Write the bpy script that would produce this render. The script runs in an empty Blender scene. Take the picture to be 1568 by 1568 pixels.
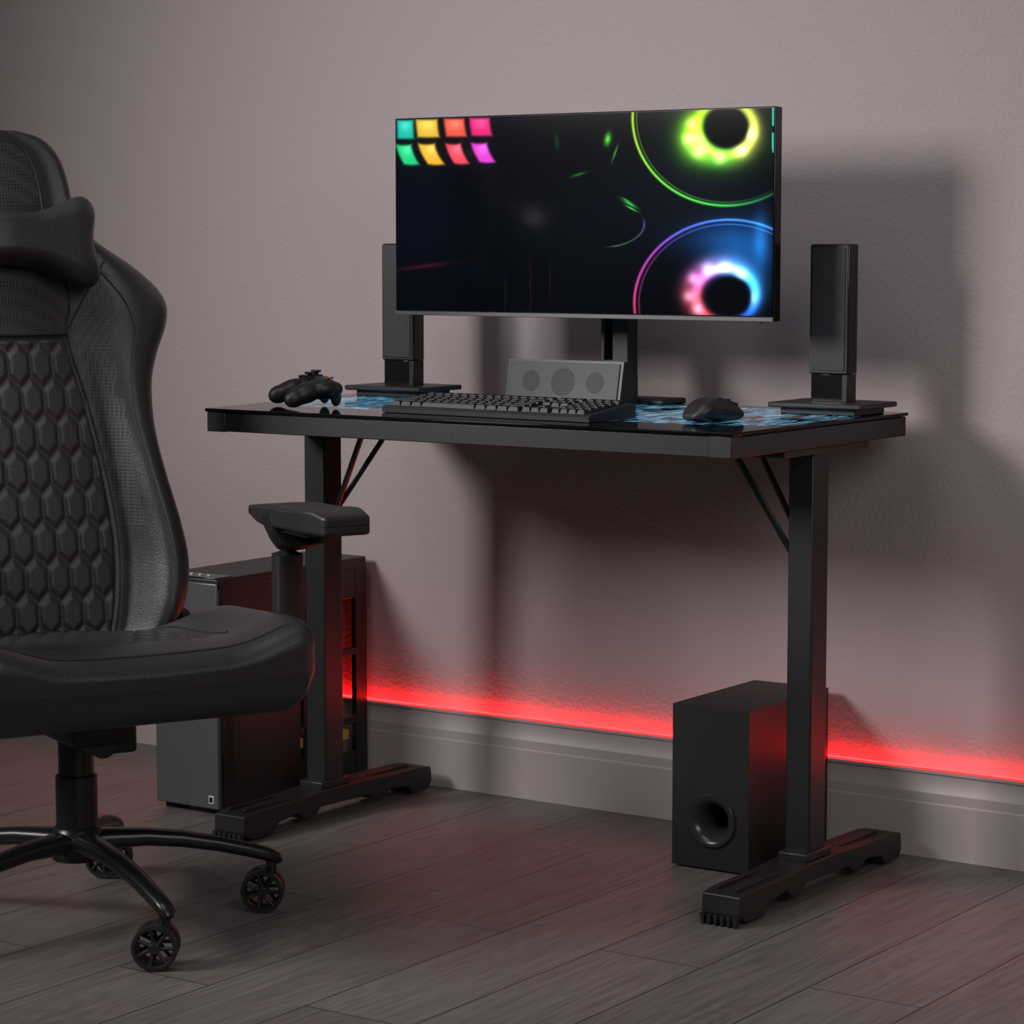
import bpy, bmesh, math, random
import numpy as np
from mathutils import Vector, Matrix
random.seed(4)
scn=bpy.context.scene
scn.view_settings.view_transform='Standard'
COL=scn.collection

# ------------------------------------------------------------------ helpers
def mat(name,col,rough=.5,metal=0.,bump=0.,bscale=200.,var=0.,vscale=8.,coat=0.,emis=None,estr=0.,spec=.5):
    m=bpy.data.materials.new(name);m.use_nodes=True
    nt=m.node_tree;b=nt.nodes['Principled BSDF']
    b.inputs['Base Color'].default_value=(*col,1)
    b.inputs['Roughness'].default_value=rough;b.inputs['Metallic'].default_value=metal
    b.inputs['Specular IOR Level'].default_value=spec
    b.inputs['Coat Weight'].default_value=coat
    if emis:
        b.inputs['Emission Color'].default_value=(*emis,1);b.inputs['Emission Strength'].default_value=estr
    tc=nt.nodes.new('ShaderNodeTexCoord')
    if var>0:
        n=nt.nodes.new('ShaderNodeTexNoise');n.inputs['Scale'].default_value=vscale;n.inputs['Detail'].default_value=5
        nt.links.new(tc.outputs['Object'],n.inputs['Vector'])
        mx=nt.nodes.new('ShaderNodeMix');mx.data_type='RGBA'
        mx.inputs[6].default_value=(*[c*(1-var) for c in col],1);mx.inputs[7].default_value=(*[c*(1+var) for c in col],1)
        nt.links.new(n.outputs['Fac'],mx.inputs[0]);nt.links.new(mx.outputs[2],b.inputs['Base Color'])
    if bump>0:
        n=nt.nodes.new('ShaderNodeTexNoise');n.inputs['Scale'].default_value=bscale;n.inputs['Detail'].default_value=3
        nt.links.new(tc.outputs['Object'],n.inputs['Vector'])
        bp=nt.nodes.new('ShaderNodeBump');bp.inputs['Strength'].default_value=bump;bp.inputs['Distance'].default_value=.002
        nt.links.new(n.outputs['Fac'],bp.inputs['Height']);nt.links.new(bp.outputs['Normal'],b.inputs['Normal'])
    return m
def empty(name,loc=(0,0,0),rz=0.):
    e=bpy.data.objects.new(name,None);e.empty_display_size=.1
    e.location=loc;e.rotation_euler=(0,0,rz);COL.objects.link(e);return e
def finish(name,me,parent,mats,smooth=True,bevel=0.,segs=2,loc=(0,0,0),rot=(0,0,0),auto=40):
    ob=bpy.data.objects.new(name,me);COL.objects.link(ob)
    if parent:ob.parent=parent
    ob.location=loc;ob.rotation_euler=rot
    for m in (mats if isinstance(mats,(list,tuple)) else [mats]):me.materials.append(m)
    if smooth:
        me.polygons.foreach_set('use_smooth',[True]*len(me.polygons))
        try:me.set_sharp_from_angle(angle=math.radians(auto))
        except Exception:pass
    if bevel>0:
        md=ob.modifiers.new('b','BEVEL');md.width=bevel;md.segments=segs;md.limit_method='ANGLE';md.angle_limit=math.radians(35)
    return ob
def pydata(name,v,f):
    me=bpy.data.meshes.new(name);me.from_pydata([tuple(x) for x in v],[],f);me.update();return me
def fixn(me):
    bm=bmesh.new();bm.from_mesh(me);bmesh.ops.recalc_face_normals(bm,faces=bm.faces);bm.to_mesh(me);bm.free()
def box(name,parent,c,s,m,bevel=.002,rot=(0,0,0),segs=2):
    x,y,z=[k/2 for k in s]
    v=[(a*x,b*y,d*z) for a in(-1,1) for b in(-1,1) for d in(-1,1)]
    f=[(0,1,3,2),(4,6,7,5),(0,4,5,1),(2,3,7,6),(0,2,6,4),(1,5,7,3)]
    me=pydata(name,v,f);fixn(me)
    return finish(name,me,parent,m,True,bevel,segs,c,rot,30)
def cyl(name,parent,c,r,h,m,rot=(0,0,0),r2=None,n=40,bevel=.001):
    bm=bmesh.new();bmesh.ops.create_cone(bm,cap_ends=True,segments=n,radius1=r,radius2=r if r2 is None else r2,depth=h)
    me=bpy.data.meshes.new(name);bm.to_mesh(me);bm.free()
    return finish(name,me,parent,m,True,bevel,2,c,rot)
def loft(name,parent,secs,m,cap=True,smooth=True,loc=(0,0,0),rot=(0,0,0),closed=True,auto=50,matfn=None):
    n=len(secs[0]);v=[p for s in secs for p in s];f=[];k=n if closed else n-1
    for i in range(len(secs)-1):
        for j in range(k):
            a=i*n+j;b=i*n+(j+1)%n;f.append((a,b,b+n,a+n))
    if cap:
        f.append(tuple(range(n))[::-1]);f.append(tuple((len(secs)-1)*n+j for j in range(n)))
    me=pydata(name,v,f);fixn(me)
    ob=finish(name,me,parent,m,smooth,0,1,loc,rot,auto)
    if matfn:
        for p in me.polygons:p.material_index=matfn(p.center,p.normal)
    return ob
def sweep(name,parent,pts,rad,m,n=14,power=2.,loc=(0,0,0),rot=(0,0,0)):
    pts=[Vector(p) for p in pts];secs=[]
    for i,p in enumerate(pts):
        t=(pts[min(i+1,len(pts)-1)]-pts[max(i-1,0)]).normalized()
        up=Vector((0,0,1)) if abs(t.z)<.95 else Vector((1,0,0))
        s=t.cross(up).normalized();u=s.cross(t).normalized()
        rw,rh=rad[i] if isinstance(rad,list) else (rad if isinstance(rad,tuple) else (rad,rad))
        sec=[]
        for k in range(n):
            a=2*math.pi*k/n;ca,sa=math.cos(a),math.sin(a)
            x=math.copysign(abs(ca)**(2/power),ca)*rw;y=math.copysign(abs(sa)**(2/power),sa)*rh
            sec.append(p+s*x+u*y)
        secs.append(sec)
    return loft(name,parent,secs,m,loc=loc,rot=rot)
def rbox(name,parent,half,r,m,n=12,deform=None,loc=(0,0,0),rot=(0,0,0),auto=60):
    bm=bmesh.new();bmesh.ops.create_cube(bm,size=2)
    bmesh.ops.subdivide_edges(bm,edges=bm.edges,cuts=n,use_grid_fill=True)
    h=Vector(half)
    for v in bm.verts:
        p=Vector([v.co[k]*h[k] for k in range(3)])
        inn=Vector([max(-(h[k]-r),min(h[k]-r,p[k])) for k in range(3)])
        d=p-inn
        p=inn+(d.normalized()*r if d.length>1e-9 else d)
        if deform:p=Vector(deform(p))
        v.co=p
    bmesh.ops.recalc_face_normals(bm,faces=bm.faces)
    me=bpy.data.meshes.new(name);bm.to_mesh(me);bm.free()
    return finish(name,me,parent,m,True,0,1,loc,rot,auto)
def revolve(name,parent,prof,m,n=48,loc=(0,0,0),rot=(0,0,0)):
    secs=[[(r*math.cos(2*math.pi*k/n),r*math.sin(2*math.pi*k/n),z) for k in range(n)] for r,z in prof]
    return loft(name,parent,secs,m,cap=False,loc=loc,rot=rot)
def sstep(a,b,x):
    t=max(0.,min(1.,(x-a)/(b-a)));return t*t*(3-2*t)
def interp(tab,x):
    xs=[t[0] for t in tab];ys=[t[1] for t in tab];return float(np.interp(x,xs,ys))
def sinterp(tab,x):
    n=len(tab)
    if x<=tab[0][0]:return tab[0][1]
    if x>=tab[-1][0]:return tab[-1][1]
    for i in range(n-1):
        if tab[i][0]<=x<=tab[i+1][0]:break
    x0,y0=tab[i];x1,y1=tab[i+1]
    def sl(j):
        a=max(j-1,0);b=min(j+1,n-1);return (tab[b][1]-tab[a][1])/(tab[b][0]-tab[a][0])
    m0,m1=sl(i),sl(i+1);h=x1-x0;t=(x-x0)/h
    return (2*t**3-3*t*t+1)*y0+(t**3-2*t*t+t)*h*m0+(-2*t**3+3*t*t)*y1+(t**3-t*t)*h*m1
def hexd(x,y):
    s=1.7320508
    ax=(x%1)-.5;ay=(y%s)-s/2;bx=((x-.5)%1)-.5;by=((y-s/2)%s)-s/2
    g=(ax,ay) if ax*ax+ay*ay<bx*bx+by*by else (bx,by)
    gx,gy=abs(g[0]),abs(g[1]);return max(gx,.5*gx+.8660254*gy)

# ------------------------------------------------------------------ camera
f_,yaw,pit=4039.35,.6062,.1025
cy,sy,cp,sp=math.cos(yaw),math.sin(yaw),math.cos(pit),math.sin(pit)
Fv=Vector((-sy*cp,cy*cp,-sp));Rv=Vector((cy,sy,0));Uv=Vector((-sy*sp,cy*sp,cp))
cd=bpy.data.cameras.new('camera');cam=bpy.data.objects.new('camera',cd);COL.objects.link(cam)
cam.matrix_world=Matrix(((Rv.x,Uv.x,-Fv.x,0),(Rv.y,Uv.y,-Fv.y,0),(Rv.z,Uv.z,-Fv.z,1.105),(0,0,0,1)))
cd.sensor_width=36;cd.sensor_height=36;cd.lens=f_/1568*36;cd.clip_start=.05
scn.camera=cam

# ------------------------------------------------------------------ materials
M_metal=mat('black_powdercoat',(.011,.011,.012),.42,0,.15,600)
M_metal2=mat('black_satin',(.010,.010,.011),.3)
M_plastic=mat('black_plastic',(.014,.014,.015),.45,0,.08,500)
M_gloss=mat('gloss_black',(.006,.006,.007),.14)
M_leather=mat('black_leather',(.026,.026,.028),.36,0,.3,420,.15,6)
M_leather2=mat('black_leather_soft',(.030,.030,.032),.44,0,.35,420)
M_seam=mat('seam',(.02,.02,.022),.6)
M_dark=mat('near_black',(.004,.004,.004),.7)
M_silver=mat('grey_trim',(.12,.12,.125),.35,.6)
M_white=mat('white_print',(.6,.6,.6),.5)

def perf_mat(name,base,dot,scale,rough=.55):
    m=mat(name,base,rough);nt=m.node_tree;b=nt.nodes['Principled BSDF']
    tc=nt.nodes.new('ShaderNodeTexCoord')
    v=nt.nodes.new('ShaderNodeTexVoronoi');v.inputs['Scale'].default_value=scale;v.inputs['Randomness'].default_value=0.
    r=nt.nodes.new('ShaderNodeValToRGB');r.color_ramp.elements[0].position=.28;r.color_ramp.elements[1].position=.42
    r.color_ramp.elements[0].color=(*dot,1);r.color_ramp.elements[1].color=(*base,1)
    nt.links.new(tc.outputs['Object'],v.inputs['Vector'])
    nt.links.new(v.outputs['Distance'],r.inputs[0]);nt.links.new(r.outputs[0],b.inputs['Base Color'])
    bp=nt.nodes.new('ShaderNodeBump');bp.inputs['Strength'].default_value=.5;bp.inputs['Distance'].default_value=.001
    nt.links.new(v.outputs['Distance'],bp.inputs['Height']);nt.links.new(bp.outputs[0],b.inputs['Normal'])
    return m
M_perf=perf_mat('perforated_leather',(.036,.036,.038),(.006,.006,.006),170,.5)
M_mesh=perf_mat('speaker_mesh',(.036,.036,.038),(.010,.010,.010),420,.6)
M_mesh2=perf_mat('speaker_mesh_light',(.085,.087,.09),(.018,.018,.018),300,.65)
M_mesh3=perf_mat('speaker_mesh_dark',(.060,.062,.064),(.008,.008,.008),230,.65)

def wall_mat():
    m=mat('wall_plaster',(.385,.327,.333),.85);nt=m.node_tree;b=nt.nodes['Principled BSDF']
    tc=nt.nodes.new('ShaderNodeTexCoord')
    n1=nt.nodes.new('ShaderNodeTexNoise');n1.inputs['Scale'].default_value=120;n1.inputs['Detail'].default_value=3
    n2=nt.nodes.new('ShaderNodeTexNoise');n2.inputs['Scale'].default_value=9;n2.inputs['Detail'].default_value=4
    ad=nt.nodes.new('ShaderNodeMath');ad.operation='ADD'
    ml=nt.nodes.new('ShaderNodeMath');ml.operation='MULTIPLY';ml.inputs[1].default_value=1.2
    for n in(n1,n2):nt.links.new(tc.outputs['Object'],n.inputs['Vector'])
    nt.links.new(n2.outputs['Fac'],ml.inputs[0]);nt.links.new(n1.outputs['Fac'],ad.inputs[0]);nt.links.new(ml.outputs[0],ad.inputs[1])
    bp=nt.nodes.new('ShaderNodeBump');bp.inputs['Strength'].default_value=.5;bp.inputs['Distance'].default_value=.004
    nt.links.new(ad.outputs[0],bp.inputs['Height']);nt.links.new(bp.outputs[0],b.inputs['Normal'])
    return m
M_wall=wall_mat()
M_base=mat('baseboard_paint',(.50,.435,.43),.42,0,.05,60)
def floor_mat():
    m=mat('wood_laminate',(.15,.14,.13),.46);nt=m.node_tree;b=nt.nodes['Principled BSDF'];L=nt.links.new
    tc=nt.nodes.new('ShaderNodeTexCoord');mp=nt.nodes.new('ShaderNodeMapping');mp.inputs['Rotation'].default_value=(0,0,math.radians(90))
    mp.inputs['Location'].default_value=(.45,.06,0)
    L(tc.outputs['Object'],mp.inputs[0])
    br=nt.nodes.new('ShaderNodeTexBrick');br.offset=.37;br.offset_frequency=2;br.squash=1
    br.inputs['Scale'].default_value=1;br.inputs['Brick Width'].default_value=1.35;br.inputs['Row Height'].default_value=.185
    br.inputs['Mortar Size'].default_value=.0016;br.inputs['Mortar Smooth'].default_value=.15
    br.inputs['Color1'].default_value=(0,0,0,1);br.inputs['Color2'].default_value=(1,1,1,1);br.inputs['Mortar'].default_value=(.5,.5,.5,1)
    L(mp.outputs[0],br.inputs['Vector'])
    cx=nt.nodes.new('ShaderNodeCombineXYZ');mu=nt.nodes.new('ShaderNodeMath');mu.operation='MULTIPLY';mu.inputs[1].default_value=7.3
    L(br.outputs['Color'],mu.inputs[0]);L(mu.outputs[0],cx.inputs[0]);L(mu.outputs[0],cx.inputs[1])
    va=nt.nodes.new('ShaderNodeVectorMath');va.operation='ADD';L(mp.outputs[0],va.inputs[0]);L(cx.outputs[0],va.inputs[1])
    ms=nt.nodes.new('ShaderNodeMapping');ms.inputs['Scale'].default_value=(2.4,48,1);L(va.outputs[0],ms.inputs[0])
    g=nt.nodes.new('ShaderNodeTexNoise');g.inputs['Scale'].default_value=1.6;g.inputs['Detail'].default_value=10;g.inputs['Roughness'].default_value=.7;g.inputs['Distortion'].default_value=.4
    L(ms.outputs[0],g.inputs['Vector'])
    ms2=nt.nodes.new('ShaderNodeMapping');ms2.inputs['Scale'].default_value=(1.3,8,1);L(va.outputs[0],ms2.inputs[0])
    w=nt.nodes.new('ShaderNodeTexNoise');w.inputs['Scale'].default_value=1.;w.inputs['Detail'].default_value=1.5;L(ms2.outputs[0],w.inputs['Vector'])
    rg=nt.nodes.new('ShaderNodeMath');rg.operation='MULTIPLY';rg.inputs[1].default_value=130;L(w.outputs['Fac'],rg.inputs[0])
    sn=nt.nodes.new('ShaderNodeMath');sn.operation='SINE';L(rg.outputs[0],sn.inputs[0])
    s2=nt.nodes.new('ShaderNodeMath');s2.operation='MULTIPLY_ADD';s2.inputs[1].default_value=.05;L(sn.outputs[0],s2.inputs[0]);L(g.outputs['Fac'],s2.inputs[2])
    t=nt.nodes.new('ShaderNodeMath');t.operation='MULTIPLY_ADD';t.inputs[1].default_value=.15;L(br.outputs['Color'],t.inputs[0]);L(s2.outputs[0],t.inputs[2])
    r=nt.nodes.new('ShaderNodeValToRGB');e=r.color_ramp.elements
    e[0].position=.28;e[0].color=(.082,.076,.073,1);e[1].position=.90;e[1].color=(.225,.212,.203,1)
    L(t.outputs[0],r.inputs[0])
    mx=nt.nodes.new('ShaderNodeMix');mx.data_type='RGBA';mx.inputs[7].default_value=(.035,.032,.03,1)
    L(br.outputs['Fac'],mx.inputs[0]);L(r.outputs[0],mx.inputs[6]);L(mx.outputs[2],b.inputs['Base Color'])
    bp=nt.nodes.new('ShaderNodeBump');bp.inputs['Strength'].default_value=.22;bp.inputs['Distance'].default_value=.002
    L(t.outputs[0],bp.inputs['Height']);L(bp.outputs[0],b.inputs['Normal'])
    return m
M_floor=floor_mat()

# ------------------------------------------------------------------ room
WY=4.272
box('wall_back',None,(-2.5,WY+.05,1.4),(9,.1,2.8),M_wall,0)
box('floor',None,(-2.5,1.1,-.05),(9,6.4,.1),M_floor,0)
prof=[(WY,0),(4.2567,0),(4.2567,.098),(4.2585,.101),(4.2585,.118),(4.260,.121),(4.264,.132),(4.2655,.145),(4.2645,.150),(4.2605,.153),(4.2600,.158),(WY,.158)]
loft('baseboard_back',None,[[(x,y,z) for y,z in prof] for x in(-6.9,1.9)],M_base,smooth=True,auto=25)
M_led=mat('red_led_glow',(.5,.02,.02),.5,emis=(1,.004,.005),estr=40)
M_ledf=mat('red_led_front',(.5,.02,.02),.5,emis=(1,.05,.045),estr=1.1)
led=pydata('led_strip',[(x,y,z) for x in(-6.5,1.6) for y,z in((4.2605,.1585),(4.2605,.1622),(4.2715,.1622),(4.2715,.1585))],
   [(0,4,5,1),(1,5,6,2),(2,6,7,3),(3,7,4,0),(0,1,2,3),(4,7,6,5)]);fixn(led)
lo=finish('led_strip_light',led,None,[M_ledf,M_led],False)
for p in led.polygons:
    if p.normal.z>.5:p.material_index=1

# ------------------------------------------------------------------ desk
DZ=.806;X0,X1,Y0,Y1=-3.1435,-2.0617,3.5756,4.1872;XB=X0-.07
desk=empty('gaming_desk',(0,0,0))
def prism(name,parent,poly,z0,z1,m,bevel=.002):
    n=len(poly);v=[(x,y,z0) for x,y in poly]+[(x,y,z1) for x,y in poly]
    f=[tuple(range(n))[::-1],tuple(range(n,2*n))]+[(i,(i+1)%n,(i+1)%n+n,i+n) for i in range(n)]
    me=pydata(name,v,f);fixn(me);return finish(name,me,parent,m,True,bevel,2,auto=30)
def glass_mat():
    m=mat('printed_black_glass',(.004,.004,.005),.05,spec=.14);nt=m.node_tree;b=nt.nodes['Principled BSDF'];L=nt.links.new
    tc=nt.nodes.new('ShaderNodeTexCoord')
    mp=nt.nodes.new('ShaderNodeMapping');mp.inputs['Rotation'].default_value=(0,0,.75);mp.inputs['Scale'].default_value=(5,1,1);L(tc.outputs['Object'],mp.inputs[0])
    v=nt.nodes.new('ShaderNodeTexNoise');v.inputs['Scale'].default_value=10;v.inputs['Detail'].default_value=6;v.inputs['Distortion'].default_value=1.2;L(mp.outputs[0],v.inputs['Vector'])
    r=nt.nodes.new('ShaderNodeValToRGB');r.color_ramp.elements[0].position=.46;r.color_ramp.elements[1].position=.53
    L(v.outputs['Fac'],r.inputs[0])
    sx=nt.nodes.new('ShaderNodeSeparateXYZ');L(tc.outputs['Object'],sx.inputs[0])
    def mth(op,a,bv):
        n=nt.nodes.new('ShaderNodeMath');n.operation=op
        for i,k in enumerate((a,bv)):
            if k is None:continue
            if isinstance(k,(int,float)):n.inputs[i].default_value=k
            else:L(k,n.inputs[i])
        return n.outputs[0]
    ex=mth('POWER',mth('ABSOLUTE',mth('DIVIDE',mth('ADD',sx.outputs[0],2.61),.535),None),6)
    ey=mth('POWER',mth('ABSOLUTE',mth('DIVIDE',mth('ADD',sx.outputs[1],-3.92),.215),None),6)
    mk=mth('LESS_THAN',mth('ADD',ex,ey),1.0)
    fac=mth('MULTIPLY',mk,r.outputs[0])
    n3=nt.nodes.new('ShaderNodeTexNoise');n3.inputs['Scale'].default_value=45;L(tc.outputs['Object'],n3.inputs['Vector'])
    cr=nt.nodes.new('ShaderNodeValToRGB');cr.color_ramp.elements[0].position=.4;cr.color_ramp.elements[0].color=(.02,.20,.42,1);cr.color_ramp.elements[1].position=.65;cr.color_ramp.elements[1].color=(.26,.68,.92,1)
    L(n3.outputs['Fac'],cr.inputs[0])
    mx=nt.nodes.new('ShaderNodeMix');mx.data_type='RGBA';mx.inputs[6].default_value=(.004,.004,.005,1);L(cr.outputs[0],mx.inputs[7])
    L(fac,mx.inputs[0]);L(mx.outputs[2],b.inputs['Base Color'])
    # faint emission added to brighten the blue print, which has no light of its own
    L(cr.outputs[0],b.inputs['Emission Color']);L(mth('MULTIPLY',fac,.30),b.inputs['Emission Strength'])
    return m
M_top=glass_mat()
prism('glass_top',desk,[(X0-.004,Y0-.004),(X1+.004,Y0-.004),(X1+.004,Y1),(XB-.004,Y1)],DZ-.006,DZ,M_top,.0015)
th=.04;zt=DZ-.0065
box('front_rail',desk,((X0+X1)/2,Y0+.012,zt-th/2+.003),(X1-X0,.024,th-.006),M_metal,.0015)
box('right_rail',desk,(X1-.012,(Y0+Y1)/2,zt-.018),(.0235,Y1-Y0-.002,.034),M_metal,.0015)
box('rear_rail',desk,((XB+X1)/2,Y1-.013,zt-.018),(X1-XB-.002,.024,.034),M_metal,.0015)
prism('left_rail',desk,[(X0,Y0+.001),(X0+.024,Y0+.001),(XB+.024,Y1-.001),(XB,Y1-.001)],zt-.035,zt-.001,M_metal,.0015)
box('front_corner_cap_1',desk,(X0+.02,Y0+.0105,zt-th/2+.003),(.042,.024,th-.004),M_plastic,.002)
box('front_corner_cap_2',desk,(X1-.02,Y0+.0105,zt-th/2+.003),(.043,.024,th-.004),M_plastic,.002)
box('top_panel',desk,((X0+X1)/2,(Y0+Y1)/2,zt-.006),(X1-X0-.05,Y1-Y0-.05,.01),M_metal,.001)
for i,(xc,dx,tx) in enumerate(((-3.155,1,-3.04),(-2.108,-1,-2.25))):
    s=str(i+1)
    box('leg_column_'+s,desk,(xc,3.9175,.40),(.047,.056,.715),M_metal,.003)
    box('leg_mount_'+s,desk,(xc+dx*.05,3.9175,.758),(.17,.30,.012),M_metal,.002)
    xa,xb=xc-.036,xc+.036
    top=[(3.636,.050),(3.66,.054),(3.80,.056),(3.86,.060),(3.98,.060),(4.05,.056),(4.18,.054),(4.212,.050)]
    bot=[(4.215,.022),(4.205,.006),(4.15,.006),(4.135,.022),(4.08,.028),(4.06,.016),(4.03,.016),(4.01,.028),(3.86,.030),(3.845,.016),(3.81,.016),(3.79,.030),(3.735,.022),(3.715,.004),(3.66,.004),(3.634,.018)]
    pr=top+bot
    v=[(x,y,z) for x in(xa,xb) for y,z in pr];n=len(pr)
    me=pydata('foot',v,[tuple(range(n)),tuple(range(n,2*n))[::-1]]+[(k,(k+1)%n,(k+1)%n+n,k+n) for k in range(n)]);fixn(me)
    finish('foot_'+s,me,desk,M_metal,False,.002,2)
    box('foot_rib_a_'+s,desk,(xc-.018,3.72,.0565),(.006,.13,.006),M_metal,.001)
    box('foot_rib_b_'+s,desk,(xc+.018,3.72,.0565),(.006,.13,.006),M_metal,.001)
    box('foot_rib_c_'+s,desk,(xc,4.10,.0565),(.02,.14,.006),M_metal,.001)
    for k in range(6):
        tx_=xa+.006+k*.012
        prof3=[(tx_-.0045,.018),(tx_+.0045,.018),(tx_+.002,.0),(tx_-.001,.0)]
        vv=[(x,y,z) for y in(3.626,3.637) for x,z in prof3]
        me=pydata('tooth',vv,[(0,1,2,3),(7,6,5,4)]+[(a,(a+1)%4,(a+1)%4+4,a+4) for a in range(4)]);fixn(me)
        finish('foot_tooth_%s_%d'%(s,k),me,desk,M_metal,False)
    box('column_collar_'+s,desk,(xc,3.9175,.066),(.056,.09,.016),M_metal,.003)
    for k,(ty,by,bz) in enumerate(((3.90,3.915,.565),(3.985,3.935,.595))):
        a=Vector((tx,ty,.757));b=Vector((xc+dx*.02,by,bz))
        sweep('brace_%s_%d'%(s,k),desk,[a,(a+b)/2,b],(.0035,.005),M_metal2,n=12,power=6)
box('crossbeam',desk,(-2.63,3.95,.765),(1.0,.05,.02),M_metal,.002)

# ------------------------------------------------------------------ monitor
mon=empty('computer_monitor',(-2.6015,3.95,DZ))
W=.807;zb,zt2=.967-DZ,1.331-DZ;H=zt2-zb
box('housing',mon,(0,.014,(zb+zt2)/2),(W,.024,H),M_gloss,.002)
box('rear_cover',mon,(0,.035,(zb+zt2)/2),(.5,.025,.26),M_plastic,.012)
box('bottom_bezel',mon,(0,.0005,zb+.004),(W,.004,.0075),M_silver,.0008)
box('power_tab',mon,(W/2-.03,.004,zb-.001),(.012,.006,.004),M_plastic,.0008)
box('stand_hinge',mon,(0,.075,.33),(.10,.07,.10),M_plastic,.006)
zc0,zc1=.012,.36
box('stand_post_1',mon,(-.0255,.148,(zc0+zc1)/2),(.009,.034,zc1-zc0),M_plastic,.002)
box('stand_post_2',mon,(.0125,.148,(zc0+zc1)/2),(.035,.034,zc1-zc0),M_plastic,.002)
box('stand_lower',mon,(-.001,.148,.047),(.058,.0345,.07),M_plastic,.002)
box('stand_upper',mon,(-.001,.148,.235),(.058,.0345,.14),M_plastic,.002)
box('stand_web',mon,(-.012,.161,.12),(.03,.008,.14),M_plastic,.001)
box('stand_arm',mon,(0,.105,.33),(.06,.09,.05),M_plastic,.004)
box('stand_base',mon,(0,.181,.006),(.20,.085,.011),M_plastic,.004)
Pc=dict(TL=(606,182),TR=(1185,165),BR=(1182,489),BL=(608,477))
def homog(src,dst):
    A=[]
    for (x,y),(u,v) in zip(src,dst):
        A.append([x,y,1,0,0,0,-u*x,-u*y,-u]);A.append([0,0,0,x,y,1,-v*x,-v*y,-v])
    return np.linalg.svd(np.array(A,float))[2][-1].reshape(3,3)
Hm=homog([(0,0),(1,0),(1,1),(0,1)],[Pc['TL'],Pc['TR'],Pc['BR'],Pc['BL']])
nx,ny=760,340
S,T=np.meshgrid(np.linspace(0,1,nx),np.linspace(0,1,ny))
q=np.stack([S,T,np.ones_like(S)],-1)@Hm.T;u=q[...,0]/q[...,2];v=q[...,1]/q[...,2]
img=np.zeros((ny,nx,3));img[:]=(2,4,9)
def add(c,mask):
    global img
    img=img+np.array(c)[None,None,:]*mask[...,None]
def over(c,mask):
    global img
    mask=np.clip(mask,0,1)[...,None];img=img*(1-mask)+np.array(c)[None,None,:]*mask
def gs(cu,cv,su,sv):return np.exp(-((u-cu)/su)**2-((v-cv)/sv)**2)
add((12,15,17),gs(1080,270,110,110));add((7,9,10),gs(900,330,160,120));add((3,6,13),gs(640,330,60,120))
def key(u0,u1,v0,v1,sh,c,glow=.25):
    tt=np.clip((v-v0)/(v1-v0),0,1);uu=u-sh*tt**1.6;vv=v-1.6*np.sin(np.clip((uu-u0)/(u1-u0),0,1)*3.0)*(1 if sh>10 else .4)
    m=1/(1+np.exp(np.clip(-(np.minimum.reduce([uu-u0,u1-uu,(vv-v0),(v1-vv)]))/1.0,-40,40)))
    over(c,m);add(tuple(x*glow*.2 for x in c),gs((u0+u1)/2+sh/2,(v0+v1)/2,(u1-u0)*.8,(v1-v0)*.8)*(1-m))
    m2=gs((u0+u1)/2+sh/2,v0+8,(u1-u0)*.35,9)*m;add((45,45,45),m2)
key(608,633,182,211,1,(30,190,170));key(637,670,181,209,3,(235,190,60));key(680,711,180,208,4,(245,90,70));key(719,750,179,207,4,(235,40,120))
key(607,630,220,251,12,(40,215,130));key(641,666,219,251,15,(250,190,60));key(683,706,219,250,13,(250,80,100));key(722,746,218,248,13,(235,70,215))
def ring(cu,cv,ru,rv,wd,colf,amp=1.):
    d=np.sqrt(((u-cu)/ru)**2+((v-cv)/rv)**2);a=np.arctan2(v-cv,u-cu)
    m=np.exp(-((d-1)*ru/wd)**2);c,k=colf(a)
    global img
    img=img+c*(m*k*amp)[...,None]
def lerpc(a,stops):
    out=np.zeros(a.shape+(3,));xs=[s[0] for s in stops]
    for i in range(3):out[...,i]=np.interp(a,xs,[s[1][i] for s in stops])
    k=np.interp(a,xs,[s[2] for s in stops]);return out,k
pi=math.pi
g1=lambda a:lerpc(a,[(-pi,(190,240,40),1),(-2.2,(150,200,40),.7),(-1,(60,90,30),.3),(0,(30,90,30),.25),(.9,(40,120,50),.5),(1.6,(60,220,60),1),(2.4,(120,240,50),1),(pi,(190,240,40),1)])
ring(1112,180,143,137,2.2,g1);ring(1112,180,137,132,1.2,g1,.4)
ring(1112,180,80,78,25,lambda a:lerpc(a,[(-pi,(10,25,5),1),(pi,(10,25,5),1)]),.8)
g2=lambda a:lerpc(a,[(-pi,(170,240,20),1),(-1.6,(120,140,20),.9),(0,(190,190,80),1),(.8,(230,230,90),1),(1.5,(120,255,40),1),(2.2,(150,255,60),1.2),(2.8,(210,255,90),1.2),(pi,(170,240,20),1)])
ring(1111,196,43,41,8,g2,.95);ring(1106,200,50,46,16,g2,.55)
for cu,cv in((1055,212),(1070,233),(1103,243),(1135,232),(1060,190),(1148,205)):add((150,150,110),gs(cu,cv,9,9))
add((60,130,10),gs(1062,215,26,34))
over((3,8,6),1/(1+np.exp((np.sqrt(((u-1112)/33)**2+((v-195)/31)**2)-1)*22)))
b1=lambda a:lerpc(a,[(-pi,(235,60,140),1),(-2.6,(200,60,190),1),(-2.1,(90,90,235),1),(-1.5,(60,130,220),1),(-.9,(60,130,190),.8),(-.4,(40,90,120),.5),(0,(20,50,70),.3),(2,(120,30,60),.4),(pi,(235,60,120),1)])
ring(1116,468,144,129,2.2,b1);ring(1116,468,137,122,1.4,b1,.5)
add((15,60,110),gs(1140,400,45,55));add((20,70,120),gs(1165,370,12,40));add((10,40,80),gs(1100,370,60,30))
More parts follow.
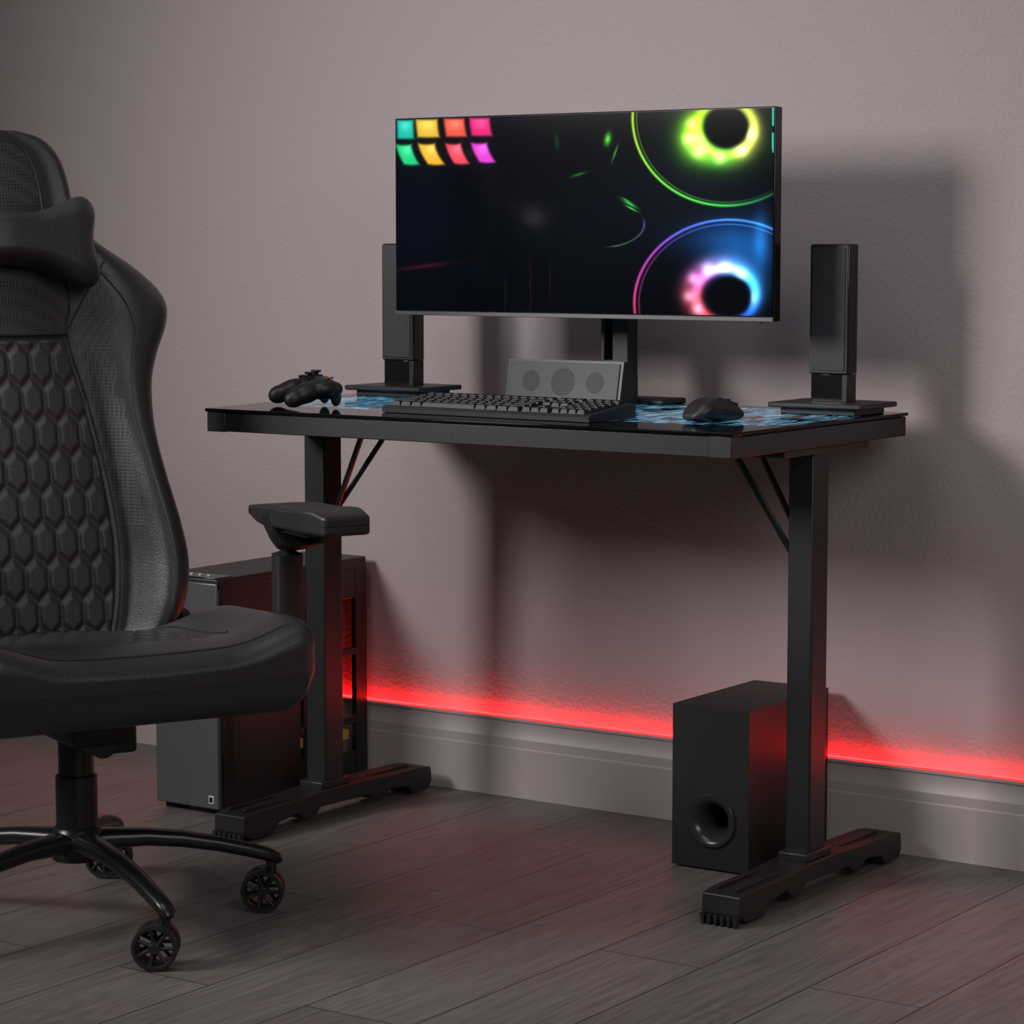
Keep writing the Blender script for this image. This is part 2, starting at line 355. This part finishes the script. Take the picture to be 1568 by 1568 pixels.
b2=lambda a:lerpc(a,[(-pi,(255,90,110),1.1),(-2.5,(255,110,220),1.2),(-1.9,(210,170,255),1.2),(-1.2,(150,190,255),1.1),(-.5,(70,190,255),1),(0,(60,160,250),1),(.8,(40,90,200),.8),(2.2,(220,60,70),1),(pi,(255,90,110),1.1)])
ring(1112,457,45,42,8,b2,.95);ring(1106,452,52,46,15,b2,.45)
for cu,cv in((1062,430),(1083,414),(1110,412),(1135,425),(1055,458),(1068,478),(1150,460)):add((120,110,130),gs(cu,cv,9,9))
over((4,6,12),1/(1+np.exp((np.sqrt(((u-1117)/33)**2+((v-459)/31)**2)-1)*22)))
def streak(cu,cv,l,w,ang,c):
    ca,sa=math.cos(ang),math.sin(ang);x=(u-cu)*ca+(v-cv)*sa;y=-(u-cu)*sa+(v-cv)*ca
    add(c,np.exp(-(x/l)**2-(y/w)**2))
streak(931,213,10,5,1.75,(90,220,40));streak(942,235,14,1.6,1.9,(60,140,30));streak(886,268,11,2,-.3,(30,110,20))
streak(853,215,14,3,1.5,(12,45,15));streak(965,314,12,2,.5,(60,190,50));streak(967,321,10,1.5,.5,(70,200,60));streak(960,308,9,1.2,.5,(40,140,40))
ring(925,345,62,36,1.8,lambda a:lerpc(a,[(-pi,(0,0,0),0),(-.3,(0,0,0),0),(0,(90,60,190),.8),(.5,(60,90,60),.8),(1.1,(80,150,50),.8),(1.8,(0,0,0),0),(pi,(0,0,0),0)]))
streak(650,410,42,3,-.13,(55,6,18));streak(813,440,40,1.2,1.57,(45,6,8));streak(843,430,30,1.0,1.57,(24,16,8));streak(775,455,30,1.5,1.57,(12,16,16))
over((60,235,210),((np.abs(u-1183.5)<1.6)&(((v>150)&(v<193))|((v>204)&(v<235)))).astype(float)*.8)
img=np.clip(np.nan_to_num(img),0,255)/255.;linimg=np.where(img<=.04045,img/12.92,((img+.055)/1.055)**2.4)
sw,sh_=W-.005,H-.0125
vx=(S-.5)*sw;vz=(zt2-.0025)-T*sh_
co=np.stack([vx,np.full_like(vx,.0008),vz],-1).reshape(-1,3)
idx=np.arange(nx*ny).reshape(ny,nx)
fa=np.stack([idx[:-1,:-1],idx[1:,:-1],idx[1:,1:],idx[:-1,1:]],-1).reshape(-1,4)
me=bpy.data.meshes.new('screen');me.vertices.add(len(co));me.vertices.foreach_set('co',co.ravel())
me.loops.add(fa.size);me.loops.foreach_set('vertex_index',fa.ravel().astype(np.int32))
me.polygons.add(len(fa));me.polygons.foreach_set('loop_start',np.arange(0,fa.size,4,dtype=np.int32))
me.update(calc_edges=True);me.validate()
at=me.color_attributes.new('img','FLOAT_COLOR','POINT')
at.data.foreach_set('color',np.concatenate([linimg.reshape(-1,3),np.ones((nx*ny,1))],1).astype(np.float32).ravel())
ms=mat('lcd_picture',(.001,.001,.0015),.10,spec=.15);nt=ms.node_tree;b=nt.nodes['Principled BSDF']
an=nt.nodes.new('ShaderNodeAttribute');an.attribute_name='img';nt.links.new(an.outputs['Color'],b.inputs['Emission Color']);b.inputs['Emission Strength'].default_value=1.05
finish('screen',me,mon,ms,False)

# ------------------------------------------------------------------ speakers
def satellite(loc,rz):
    e=empty('desktop_speaker',(loc[0],loc[1],DZ),rz)
    box('foot_block',e,(0,0,.006),(.145,.11,.0118),M_plastic,.002)
    box('base_plate',e,(0,0,.0165),(.18,.14,.009),M_plastic,.0025)
    box('neck',e,(0,0,.045),(.070,.030,.05),M_gloss,.002)
    box('neck_cheek',e,(.030,.002,.045),(.012,.034,.05),M_plastic,.002)
    box('cabinet',e,(0,.002,.181),(.075,.034,.225),M_gloss,.003)
    box('grille_frame',e,(0,-.0165,.181),(.073,.004,.221),M_plastic,.001)
    box('grille',e,(0,-.0182,.181),(.064,.004,.212),M_mesh,.001)
    for k,z in enumerate((.245,.145)):
        cyl('driver_%d'%k,e,(0,-.0200,z),.024,.001,M_mesh,rot=(math.pi/2,0,0),bevel=.0004)
    return e
satellite((-3.085,4.08),0);satellite((-2.151,4.08),0)
cs=empty('center_speaker',((-2.817-2.552)/2+.006,4.02,DZ))
w2=.1265
def csec(x):return [(x,0,.001),(x,.064,.001),(x,.064,.055),(x,.030,.079),(x,.017,.081),(x,.002,.006)]
loft('cabinet',cs,[csec(-w2),csec(w2)],M_plastic,smooth=False)
ang=math.atan2(.015,.075)
box('grille',cs,(0,.0085,.0415),(.240,.004,.071),M_mesh2,.001,rot=(-ang,0,0))
for k,x in enumerate((-.070,0,.070)):
    rr=.026 if k==1 else .019
    cyl('driver_disc_%d'%k,cs,(x,.0065,.0415),rr,.0009,M_mesh3,rot=(math.pi/2-ang,0,0),bevel=.0003)

sub=empty('subwoofer',(-2.2348,3.9469,0),.0139)
sw_,sd_,sh2=.154,.298,.292
def wood_mat():
    m=mat('black_wood_vinyl',(.012,.012,.012),.5);nt=m.node_tree;b=nt.nodes['Principled BSDF'];L=nt.links.new
    tc=nt.nodes.new('ShaderNodeTexCoord');mp=nt.nodes.new('ShaderNodeMapping');mp.inputs['Scale'].default_value=(60,60,5);L(tc.outputs['Object'],mp.inputs[0])
    n=nt.nodes.new('ShaderNodeTexNoise');n.inputs['Scale'].default_value=4;n.inputs['Detail'].default_value=5;L(mp.outputs[0],n.inputs['Vector'])
    r=nt.nodes.new('ShaderNodeValToRGB');r.color_ramp.elements[0].color=(.006,.006,.006,1);r.color_ramp.elements[1].color=(.024,.023,.023,1)
    L(n.outputs['Fac'],r.inputs[0]);L(r.outputs[0],b.inputs['Base Color'])
    bp=nt.nodes.new('ShaderNodeBump');bp.inputs['Strength'].default_value=.3;bp.inputs['Distance'].default_value=.001;L(n.outputs['Fac'],bp.inputs['Height']);L(bp.outputs[0],b.inputs['Normal'])
    return m
M_wood=wood_mat()
pr_=.047;pc=(-sw_/2+.004,.090)
v=[(-sw_,0,.004),(0,0,.004),(0,sd_,.004),(-sw_,sd_,.004),(-sw_,0,sh2),(0,0,sh2),(0,sd_,sh2),(-sw_,sd_,sh2)]
me=pydata('c',v,[(0,3,2,1),(4,5,6,7),(1,2,6,5),(2,3,7,6),(3,0,4,7)]);finish('cabinet',me,sub,M_wood,False)
N=64;ri=[];ro=[]
for k in range(N):
    a=2*math.pi*(k+.5)/N;ca,sa=math.cos(a),math.sin(a);ri.append((pc[0]+pr_*ca,0,pc[1]+pr_*sa))
    tx=((0 if ca>0 else -sw_)-pc[0])/ca if abs(ca)>1e-6 else 1e9;tz=((sh2 if sa>0 else .004)-pc[1])/sa if abs(sa)>1e-6 else 1e9
    t=min(tx,tz);ro.append((pc[0]+t*ca,0,pc[1]+t*sa))
for cx_,cz_ in((0,.004),(0,sh2),(-sw_,.004),(-sw_,sh2)):
    j=min(range(N),key=lambda i:(ro[i][0]-cx_)**2+(ro[i][2]-cz_)**2);ro[j]=(cx_,0,cz_)
me=pydata('b',ri+ro,[(k,(k+1)%N,(k+1)%N+N,k+N) for k in range(N)]);fixn(me);finish('baffle',me,sub,M_wood,False)
M_port=mat('port_plastic',(.028,.028,.030),.25)
prf=[(pr_+.001,0),(pr_+.001,.003),(pr_-.001,.0050)]+[(pr_-.001-.026*math.sin(t*pi/2),.0050-.046*(1-math.cos(t*pi/2))) for t in [i/14 for i in range(1,15)]]+[(.0200,-.10),(.0001,-.10)]
revolve('bass_port',sub,prf,M_port,n=72,loc=(pc[0],0,pc[1]),rot=(math.pi/2,0,0))
for i,(a,b_) in enumerate(((-.015,.02),(-sw_+.015,.02),(-.015,sd_-.02),(-sw_+.015,sd_-.02))):cyl('pad_%d'%i,sub,(a,b_,.0025),.008,.005,M_dark,bevel=0)

# ------------------------------------------------------------------ keyboard
kb=empty('keyboard',(-2.588,3.717,DZ),math.radians(-2.6))
kw,kd=.445,.135
def kh(y):return .012+(y+kd/2)/kd*.013
secs=[[(x,-kd/2,.001),(x,-kd/2-.001,.008),(x,-kd/2+.003,.012),(x,kd/2-.002,.026),(x,kd/2,.024),(x,kd/2,.001)] for x in(-kw/2,kw/2)]
loft('chassis',kb,secs,M_plastic,smooth=False)
bm=bmesh.new()
def keycap(x0,x1,yc,dy,h):
    xs=.0008;pts=[]
    for (s,zz) in((0,0),(.0022,h)):
        for (a,b_) in((x0+xs+s,yc-dy/2+.0008+s),(x1-xs-s,yc-dy/2+.0008+s),(x1-xs-s,yc+dy/2-.0008-s),(x0+xs+s,yc+dy/2-.0008-s)):
            pts.append(bm.verts.new((a,b_,kh(b_)+zz)))
    for q in((4,5,6,7),(0,1,5,4),(1,2,6,5),(2,3,7,6),(3,0,4,7)):bm.faces.new([pts[i] for i in q])
U1=.0188;y0=-kd/2+.017
rows=[[1.25,1.25,1.25,6.25,1.25,1.25,1.25,1.25],[2.25]+[1]*10+[2.75],[1.75]+[1]*11+[2.25],[1.5]+[1]*12+[1.5],[1]*13+[2],[1]*15]
for r,row in enumerate(rows):
    x=-kw/2+.010;yc=y0+r*.0192+(.004 if r==5 else 0)
    for wd in row:
        keycap(x,x+wd*U1,yc,.0188,.007);x+=wd*U1
    x=-kw/2+.010+15*U1+.006
    for k in range(3):
        if (r==1 and k!=1) or r==2:continue
        keycap(x+k*U1,x+(k+1)*U1,yc,.0188,.007)
    x+=3*U1+.006
    for k in range(4):
        keycap(x+k*U1*.92,x+(k+1)*U1*.92,yc,.0188,.007)
bmesh.ops.recalc_face_normals(bm,faces=bm.faces)
me=bpy.data.meshes.new('keys');bm.to_mesh(me);bm.free()
finish('keycaps',me,kb,mat('keycap_plastic',(.009,.009,.010),.5,spec=.35),False)

# ------------------------------------------------------------------ mouse
mo=empty('computer_mouse',(-2.222,3.79,DZ),math.radians(72))
def mdef(p):
    x,y,z=p;t=(x+.055)/.11
    wy=sinterp([(0,.72),(.25,1.0),(.55,.86),(.8,.92),(1,.80)],t)
    hz=sinterp([(0,.45),(.2,.86),(.4,1.0),(.7,.80),(1,.42)],t)
    zz=(z+.02)/.04
    return (x,y*wy*(1-.10*sstep(.5,1,zz))+(-.004*zz),.001+zz*.039*hz)
rbox('shell',mo,(.055,.031,.02),.018,M_plastic,n=22,deform=mdef)
box('button_split',mo,(.032,-.0025,.029),(.045,.0015,.010),M_dark,.0004,rot=(0,.28,0))
cyl('scroll_wheel',mo,(.030,-.0025,.029),.008,.007,M_metal2,rot=(math.pi/2,0,0),n=24)
rbox('side_grip',mo,(.026,.002,.006),.0018,M_gloss,n=8,loc=(-.002,-.0275,.018),rot=(0,.1,0))

# ------------------------------------------------------------------ game controller
gc=empty('game_controller',(-3.015,3.71,DZ),math.radians(-38))
bm=bmesh.new()
def blob(c,s,rot=(0,0,0)):
    Mx=Matrix.Translation(c)@Matrix.Rotation(rot[2],4,'Z')@Matrix.Rotation(rot[1],4,'Y')@Matrix.Rotation(rot[0],4,'X')@Matrix.Diagonal((*s,1))
    bmesh.ops.create_uvsphere(bm,u_segments=28,v_segments=18,radius=1,matrix=Mx)
blob((0,.012,.036),(.052,.030,.019));blob((-.042,.010,.035),(.032,.032,.020));blob((.042,.010,.035),(.032,.032,.020))
blob((-.056,-.020,.029),(.020,.036,.019),(.30,0,.30*-1));blob((.056,-.020,.029),(.020,.036,.019),(.30,0,.30))
blob((-.064,-.043,.0205),(.016,.022,.017),(.35,0,-.25));blob((.064,-.043,.0205),(.016,.022,.017),(.35,0,.25))
blob((-.045,.036,.034),(.022,.012,.013));blob((.045,.036,.034),(.022,.012,.013));blob((-.045,.036,.018),(.010,.010,.016));blob((.045,.036,.018),(.010,.010,.016))
me=bpy.data.meshes.new('shell');bm.to_mesh(me);bm.free()
sh=finish('shell',me,gc,M_plastic,True)
rm=sh.modifiers.new('r','REMESH');rm.mode='VOXEL';rm.voxel_size=.0022;rm.use_smooth_shade=True
smd=sh.modifiers.new('s','SMOOTH');smd.iterations=10
for k,(x,y) in enumerate(((-.042,.020),(.020,-.006))):
    cyl('stick_stem_%d'%k,gc,(x,y,.055),.0045,.012,M_dark,n=20)
    cyl('stick_cap_%d'%k,gc,(x,y,.0625),.0095,.004,M_metal2,n=28,bevel=.0012)
    revolve('stick_well_%d'%k,gc,[(.013,.0),(.013,.003),(.0115,.004),(.010,.001)],M_metal2,loc=(x,y,.052))
for k,(a,b_,c) in enumerate(((0,-.010,(.02,.08,.04)),(.010,0,(.35,.04,.02)),(-.010,0,(.02,.04,.12)),(0,.010,(.20,.10,.02)))):
    cyl('face_button_%d'%k,gc,(.044+a,.018+b_,.0540),.0040,.004,mat('button_%d'%k,c,.3),n=20)
box('dpad_a',gc,(-.020,-.006,.0545),(.022,.007,.005),M_metal2,.001);box('dpad_b',gc,(-.020,-.006,.0545),(.007,.022,.005),M_metal2,.001)
cyl('guide_button',gc,(0,.026,.0535),.006,.003,M_silver,n=24)

# ------------------------------------------------------------------ PC tower
pc_=empty('desktop_computer',(-3.390,4.017,0))
pw,pd,ph=.160,.468,.462
x0,x1=-pw/2,pw/2;ya,yb=-pd/2,pd/2
M_pcf=mat('pc_front_panel',(.085,.086,.09),.25,0,0)
box('front_panel',pc_,(0,ya+.006,ph/2+.002),(pw,.012,ph-.022),M_pcf,.003)
box('front_seam',pc_,(x1-.004,ya+.0135,ph/2+.002),(.010,.006,ph-.022),M_gloss,.001)
box('top_panel',pc_,(0,0,ph-.012),(pw,pd-.004,.022),M_plastic,.003)
box('top_io_strip',pc_,(0,ya+.028,ph-.0005),(pw-.01,.05,.003),M_gloss,.001)
for k in range(4):cyl('io_button_%d'%k,pc_,(x0+.05+k*.022,ya+.03,ph+.0015),.0038,.003,M_white,n=16,bevel=0)
box('bottom_panel',pc_,(0,0,.024),(pw-.004,pd-.01,.018),M_plastic,.002)
for k,(a,b_) in enumerate(((x0+.02,ya+.04),(x1-.02,ya+.04),(x0+.02,yb-.04),(x1-.02,yb-.04))):box('foot_%d'%k,pc_,(a,b_,.0075),(.03,.04,.015),M_dark,.002)
box('rear_panel',pc_,(-.04,yb-.004,ph/2),(pw-.084,.006,ph-.03),M_plastic,.001)
wy0,wy1=.015,.196
for s,x in((1,x1-.002),(2,x0+.002)):
    box('side_front_%d'%s,pc_,(x,(ya+.014+wy0)/2,ph/2),(.003,wy0-ya-.014,ph-.03),M_plastic,.0008)
    box('side_rear_%d'%s,pc_,(x-.004*(1 if s==1 else -1),(wy1+yb)/2,ph/2),(.012,yb-wy1-.002,ph-.03),M_plastic,.0008)
    box('side_top_%d'%s,pc_,(x,(wy0+wy1)/2,ph-.052),(.003,wy1-wy0,.060),M_plastic,.0008)
    box('side_bottom_%d'%s,pc_,(x,(wy0+wy1)/2,.045),(.003,wy1-wy0,.035),M_plastic,.0008)
    box('side_bar_a_%d'%s,pc_,(x,(wy0+wy1)/2,.270),(.004,wy1-wy0,.014),M_plastic,.0008)
    box('side_bar_b_%d'%s,pc_,(x,(wy0+wy1)/2,.128),(.004,wy1-wy0,.016),M_plastic,.0008)
    box('side_bar_c_%d'%s,pc_,(x,wy0+.016,.24),(.004,.006,.34),M_plastic,.0008)
for k in range(26):box('vent_%d'%k,pc_,(x1-.0005,ya+.038,.06+k*.008),(.003,.014,.004),M_dark,0)
M_r=mat('red_case_led',(.4,0,0),.5,emis=(1,.02,.02),estr=.7);M_y=mat('yellow_case_part',(.3,.24,.05),.5,emis=(.8,.5,.05),estr=.03)
box('case_led_1',pc_,(x1-.012,(wy0+wy1)/2,.379),(.006,wy1-wy0,.002),M_r,0);box('case_led_2',pc_,(x1-.012,wy0+.006,.17),(.003,.003,.10),M_r,0);box('case_led_3',pc_,(x1-.012,wy0+.006,.35),(.003,.003,.04),M_r,0)
box('case_card_1',pc_,(x1-.03,wy1-.02,.095),(.03,.03,.02),M_y,.001);box('case_card_2',pc_,(x1-.03,wy0+.02,.10),(.03,.02,.02),M_y,.001)
box('drive_cage',pc_,(0,-.08,.2),(.13,.16,.30),M_dark,.001)
box('motherboard_tray',pc_,(x0+.02,.06,.24),(.004,.20,.36),M_dark,.001)
box('badge',pc_,(x1-.018,ya-.0005,.032),(.013,.002,.016),M_white,.0005)
box('badge_core',pc_,(x1-.018,ya-.0012,.032),(.008,.002,.010),M_gloss,.0003)

# ------------------------------------------------------------------ chair
ch=empty('gaming_chair',(-2.974,3.052,0),math.radians(-25))
wtab=[(.405,.17),(.43,.235),(.47,.268),(.55,.288),(.62,.284),(.70,.270),(.78,.262),(.86,.268),(.91,.285),(.955,.308),(.99,.316),(1.02,.304),(1.06,.262),(1.095,.210),(1.125,.174),(1.17,.160),(1.21,.155),(1.245,.146),(1.27,.130),(1.285,.108),(1.293,.07)]
ptab=[(.40,.15),(.50,.172),(.60,.178),(.72,.165),(.84,.142),(.944,.118),(1.00,.128),(1.06,.125),(1.12,.115),(1.20,.11),(1.26,.085),(1.293,.03)]
def fb(z):return -.225-.20*(z-.45)
btab=[(.40,.05),(.50,.085),(.65,.075),(.80,.05),(.95,.035),(1.05,.02),(1.15,.008),(1.293,0)]
def ttab(z):return sinterp([(.40,.05),(.46,.085),(.8,.075),(1.1,.065),(1.25,.055),(1.293,.02)],z)
def surf(l,z):
    w=sinterp(wtab,z);p=sinterp(ptab,z);bo=sinterp(btab,z);a=abs(l)
    if a<=p:return fb(z)+ .012*(1-(a/p)**2)*sstep(.4,.6,z)
    t=(a-p)/max(w-p,1e-4);t=min(t,1)
    up=sstep(0,.65,t)*bo
    roll=(1-math.sqrt(max(0,1-max(0,(t-.60)/.40)**2)))*.055
    return fb(z)+up-roll
secs=[]
zs=[.402+.891*(.5-.5*math.cos(math.pi*k/110)) for k in range(111)]
NA=41
for z in zs:
    w=sinterp(wtab,z);t=ttab(z);sec=[]
    for k in range(NA):
        a=math.sin((-1+2*k/(NA-1))*math.pi/2);l=a*w;sec.append((surf(l,z),l,z))
    for k in range(1,NA-1):
        a=math.sin((1-2*k/(NA-1))*math.pi/2);l=a*w*.99
        fback=fb(z)-t+.018*(a*a)+sinterp(btab,z)*.5*a**4
        sec.append((min(fback,surf(l,z)-.006),l,z))
    secs.append(sec)
def bmf(c,n):
    if n.x<.1:return 0
    a=abs(c.y);p=sinterp(ptab,c.z)
    if a<p and c.z>.944 and c.z<1.06:return 1
    if a<p*.8 and c.z>1.17 and c.z<1.27:return 1
    if c.z<1.06 and a>p and (a-p)/(sinterp(wtab,c.z)-p)<.42 and c.z>.62:return 1
    return 0
loft('backrest',ch,secs,[M_leather,M_perf],matfn=bmf,auto=80)
nl,nz=170,260;v=[];fc=[]
for j in range(nz):
    z=.41+(.944-.41)*j/(nz-1)
    for i in range(nl):
        s=-1+2*i/(nl-1);l=s*(sinterp(ptab,z)-.003)
        hd=hexd(l/.040,(z)/.040*.58)
        pil=sstep(0,.20,.5-hd)
        edge=min(1-abs(s),min(z-.41,.944-z)/.12)
        e=sstep(0,.09,edge)
        v.append((surf(l,z)+e*(.012+.0045*pil)-.004*(1-e),l,z))
for j in range(nz-1):
    for i in range(nl-1):
        a=j*nl+i;fc.append((a,a+1,a+nl+1,a+nl))
me=pydata('pad',v,fc);fixn(me)
if me.polygons[0].normal.x<0:me.flip_normals()
finish('honeycomb_cushion',me,ch,M_leather2,True,auto=180)
def seam(name,fn,z0,z1,n=50,r=.0022,side=1,off=.001):
    pts=[]
    for k in range(n+1):
        z=z0+(z1-z0)*k/n;l=fn(z)*side;pts.append((surf(l,z)+off,l,z))
    sweep(name,ch,pts,r,M_seam,n=8)
for s in(1,-1):
    seam('piping_%d'%s,lambda z:sinterp(ptab,z)+.001,.43,1.06,side=s)
    seam('wing_seam_%d'%s,lambda z:sinterp(ptab,z)+(sinterp(wtab,z)-sinterp(ptab,z))*interp([(.5,.62),(.8,.55),(.95,.6),(1.08,.35)],z),.50,1.08,side=s,r=.0014)
    seam('head_piping_%d'%s,lambda z:sinterp(ptab,z)*.82,1.15,1.275,side=s,r=.0018)
    pts=[]
    for k in range(20):
        t=k/19;l=s*(.118+t*.075);z=.946+t*.125;pts.append((surf(l,z)+.001,l,z))
    sweep('shoulder_seam_%d'%s,ch,pts,.0018,M_seam,n=8)
pts=[(surf(l,.946)+.004,l,.946) for l in np.linspace(-.118,.118,30)];sweep('cushion_top_seam',ch,pts,.003,M_seam,n=8)
def pdef(p):
    x,y,z=p;t=abs(y)/.168
    hz=.72+.66*sstep(.25,1,t);dx=1-.25*t
    yy=y*(1-.06*(1-sstep(0,.05,abs(z)))*sstep(.7,1,t))
    return (x*dx,yy,z*hz-.010*t)
rbox('neck_pillow',ch,(.042,.168,.062),.036,M_leather,n=28,deform=pdef,loc=(-.300,0,1.110),rot=(0,-.2,0))
# seat
def seatd(p):
    x,y,z=p
    top=sstep(-.02,.06,z);k=y/.295
    y2=y*(1-.07*sstep(.22,.33,x)-.10*sstep(.0,.30,-x))
    dip=.034*top*(1-sstep(.45,.92,abs(k)))*(1-sstep(.10,.30,x)*.45)
    z2=z-dip+.004*top*sstep(.6,.9,abs(k))
    z2-=.020*top*sstep(.22,.335,x)*(1-.9*abs(k)**2)
    z2+=.05*x*top-.040*top*sstep(.02,-.26,x)*sstep(.2,.9,abs(k))-.012*top*sstep(.02,-.26,x)
    if z>.04 and abs(y)<.165 and x<.19:
        hd=hexd(y/.040,x/.055);e=sstep(0,.02,min(.165-abs(y),.19-x));z2+=.005*sstep(0,.18,.5-hd)*e
    if z<0:
        y2*=1-.07*(-z/.065);x=x*(1-.05*(-z/.065))
    return (x,y2,z2)
rbox('seat_cushion',ch,(.332,.296,.064),.036,M_leather,n=90,deform=seatd,loc=(.01,0,.438),auto=75)
for s in(1,-1):
    pts=[]
    for k in range(30):
        x=-.2+.40*k/29;q=seatd((x,s*.175,.064));pts.append((q[0]+.01,q[1],q[2]+.439))
    sweep('seat_seam_%d'%s,ch,pts,.0022,M_seam,n=8)
pts=[]
for k in range(41):
    y=-.25+.50*k/40;q=seatd((.300,y,.0635));pts.append((q[0]+.010,q[1],q[2]+.4385))
sweep('seat_front_piping',ch,pts,.0022,M_seam,n=8)
box('seat_pan',ch,(.0,0,.368),(.42,.40,.022),M_metal,.006)
box('tilt_mechanism',ch,(.02,0,.338),(.22,.11,.05),M_metal,.008)
box('tension_box',ch,(.05,.047,.318),(.07,.052,.056),M_plastic,.006)
cyl('tension_knob',ch,(.10,0,.315),.022,.05,M_plastic,rot=(0,math.pi/2,0))
sweep('tilt_lever',ch,[(.03,.05,.345),(.03,.20,.345),(.02,.27,.35)],[(.005,.005),(.005,.005),(.012,.006)],M_metal2)
for s in(1,-1):
    sweep('recline_bracket_%d'%s,ch,[(-.12,s*.262,.39),(-.20,s*.270,.41),(-.25,s*.272,.47)],(.008,.026),M_metal2,power=5)
    cyl('recline_cover_%d'%s,ch,(-.215,s*.277,.435),.038,.022,M_plastic,rot=(math.pi/2,0,0),bevel=.005)
    box('arm_bracket_%d'%s,ch,(.08,s*.25,.362),(.075,.22,.014),M_metal,.004)
    sweep('arm_post_lower_%d'%s,ch,[(.095,s*.335,.355),(.095,s*.335,.42),(.095,s*.335,.53)],[(.026,.018),(.026,.018),(.024,.016)],M_plastic,power=4,n=24)
    sweep('arm_post_upper_%d'%s,ch,[(.095,s*.335,.50),(.095,s*.335,.595),(.10,s*.336,.615),(.125,s*.34,.640)],[(.024,.017),(.024,.018),(.032,.022),(.062,.036)],M_plastic,power=4,n=24)
    def padd(p):
        x,yy,z=p;t=(x+.14)/.28
        z2=z*(1-.35*sstep(.32,.0,t))
        if z>0:z2+=.004*sstep(.55,.8,t)-.007*sstep(.85,1,t)
        else:z2+= .006*sstep(.15,0,t)
        return (x,yy*(1-.18*sstep(.75,1,t)-.12*sstep(.25,0,t)),z2)
    rbox('arm_pad_%d'%s,ch,(.140,.051,.018),.007,M_plastic,n=26,deform=padd,loc=(.155,s*.345,.660),auto=40)
    box('arm_pad_core_%d'%s,ch,(.15,s*.342,.640),(.14,.07,.012),M_plastic,.004)
cyl('gas_lift_cover',ch,(0,0,.195),.0335,.105,M_metal2,bevel=.003)
cyl('gas_lift_sleeve',ch,(0,0,.285),.0285,.09,M_metal2,bevel=.003)
revolve('base_hub',ch,[(.0001,.166),(.030,.166),(.038,.160),(.043,.145),(.046,.125),(.040,.108),(.0001,.108)],M_metal2,n=48)
for k in range(5):
    th_=math.radians(75.3+72*k);c,s=math.cos(th_),math.sin(th_)
    prof_=[(.025,.138,.028,.019),(.06,.138,.023,.017),(.11,.137,.019,.0145),(.17,.130,.017,.0135),(.23,.118,.0155,.0125),(.28,.105,.0145,.012),(.31,.096,.014,.0115),(.328,.088,.013,.010),(.334,.082,.007,.005)]
    sweep('base_leg_%d'%k,ch,[(r*c,r*s,z) for r,z,_,_ in prof_],[(a,b_) for _,_,a,b_ in prof_],M_metal2,n=20,power=2.4)
    px,py=.318*c,.318*s
    cyl('caster_stem_%d'%k,ch,(px,py,.076),.009,.03,M_metal2,n=20)
    al=math.radians(-30+ (0 if k in(0,4) else random.uniform(-40,40)))
    ax=Vector((math.cos(al),math.sin(al),0));tr=Vector((-ax.y,ax.x,0))
    wc=Vector((px,py,.0355))-tr*.014
    sweep('caster_hood_%d'%k,ch,[wc+tr*.014+Vector((0,0,.026)),wc+Vector((0,0,.030)),wc-tr*.016+Vector((0,0,.020))],[(.011,.006),(.011,.007),(.008,.005)],M_plastic,n=16,power=3)
    for sgn in(1,-1):
        cw=wc+ax*.016*sgn;rq=Vector((0,0,1)).rotation_difference(ax*sgn).to_euler()
        revolve('caster_tyre_%d_%s'%(k,'a' if sgn>0 else 'b'),ch,[(.029,-.009),(.0345,-.009),(.0355,-.006),(.0355,.006),(.0345,.009),(.0295,.009),(.028,.006),(.028,-.008),(.029,-.009)],M_plastic,n=40,loc=cw,rot=rq)
        cyl('caster_hub_%d_%s'%(k,'a' if sgn>0 else 'b'),ch,cw,.009,.016,M_plastic,rot=rq,n=24)
        Mq=Vector((0,0,1)).rotation_difference(ax*sgn).to_matrix()
        for j in range(7):
            b_=2*math.pi*j/7
            p1=cw+Mq@Vector((.007*math.cos(b_),.007*math.sin(b_),.003));p2=cw+Mq@Vector((.030*math.cos(b_+.15),.030*math.sin(b_+.15),.005))
            sweep('caster_spoke_%d_%s%d'%(k,'a' if sgn>0 else 'b',j),ch,[p1,(p1+p2)/2,p2],(.0032,.003),M_plastic,n=8)
    cyl('caster_axle_%d'%k,ch,wc,.004,.03,M_dark,rot=Vector((0,0,1)).rotation_difference(ax).to_euler(),n=12,bevel=0)

# ------------------------------------------------------------------ lights
def area(name,loc,tgt,size,power,col=(1,1,1),spread=180):
    l=bpy.data.lights.new(name,'AREA');l.energy=power;l.color=col;l.size=size;l.spread=math.radians(spread)
    o=bpy.data.objects.new(name,l);COL.objects.link(o);o.location=loc
    o.rotation_euler=(Vector(tgt)-Vector(loc)).to_track_quat('-Z','Y').to_euler();return o
area('key_softbox',(-4.15,1.25,1.98),(-2.35,4.2,.80),.85,15.5,(1,.95,.94),74)
area('added_fill_light',(.9,1.3,2.4),(-2.4,3.9,.5),1.6,9.5,(1,.95,.95),90)  # weak fill added to lift the chair and soften shadows, not a room lamp
area('top_softbox',(-2.6,2.1,3.2),(-2.6,3.6,0),1.6,8.5,(1,.96,.96),110)
w=bpy.data.worlds.new('world');scn.world=w;w.use_nodes=True
w.node_tree.nodes['Background'].inputs[0].default_value=(.95,.88,.9,1);w.node_tree.nodes['Background'].inputs[1].default_value=.065
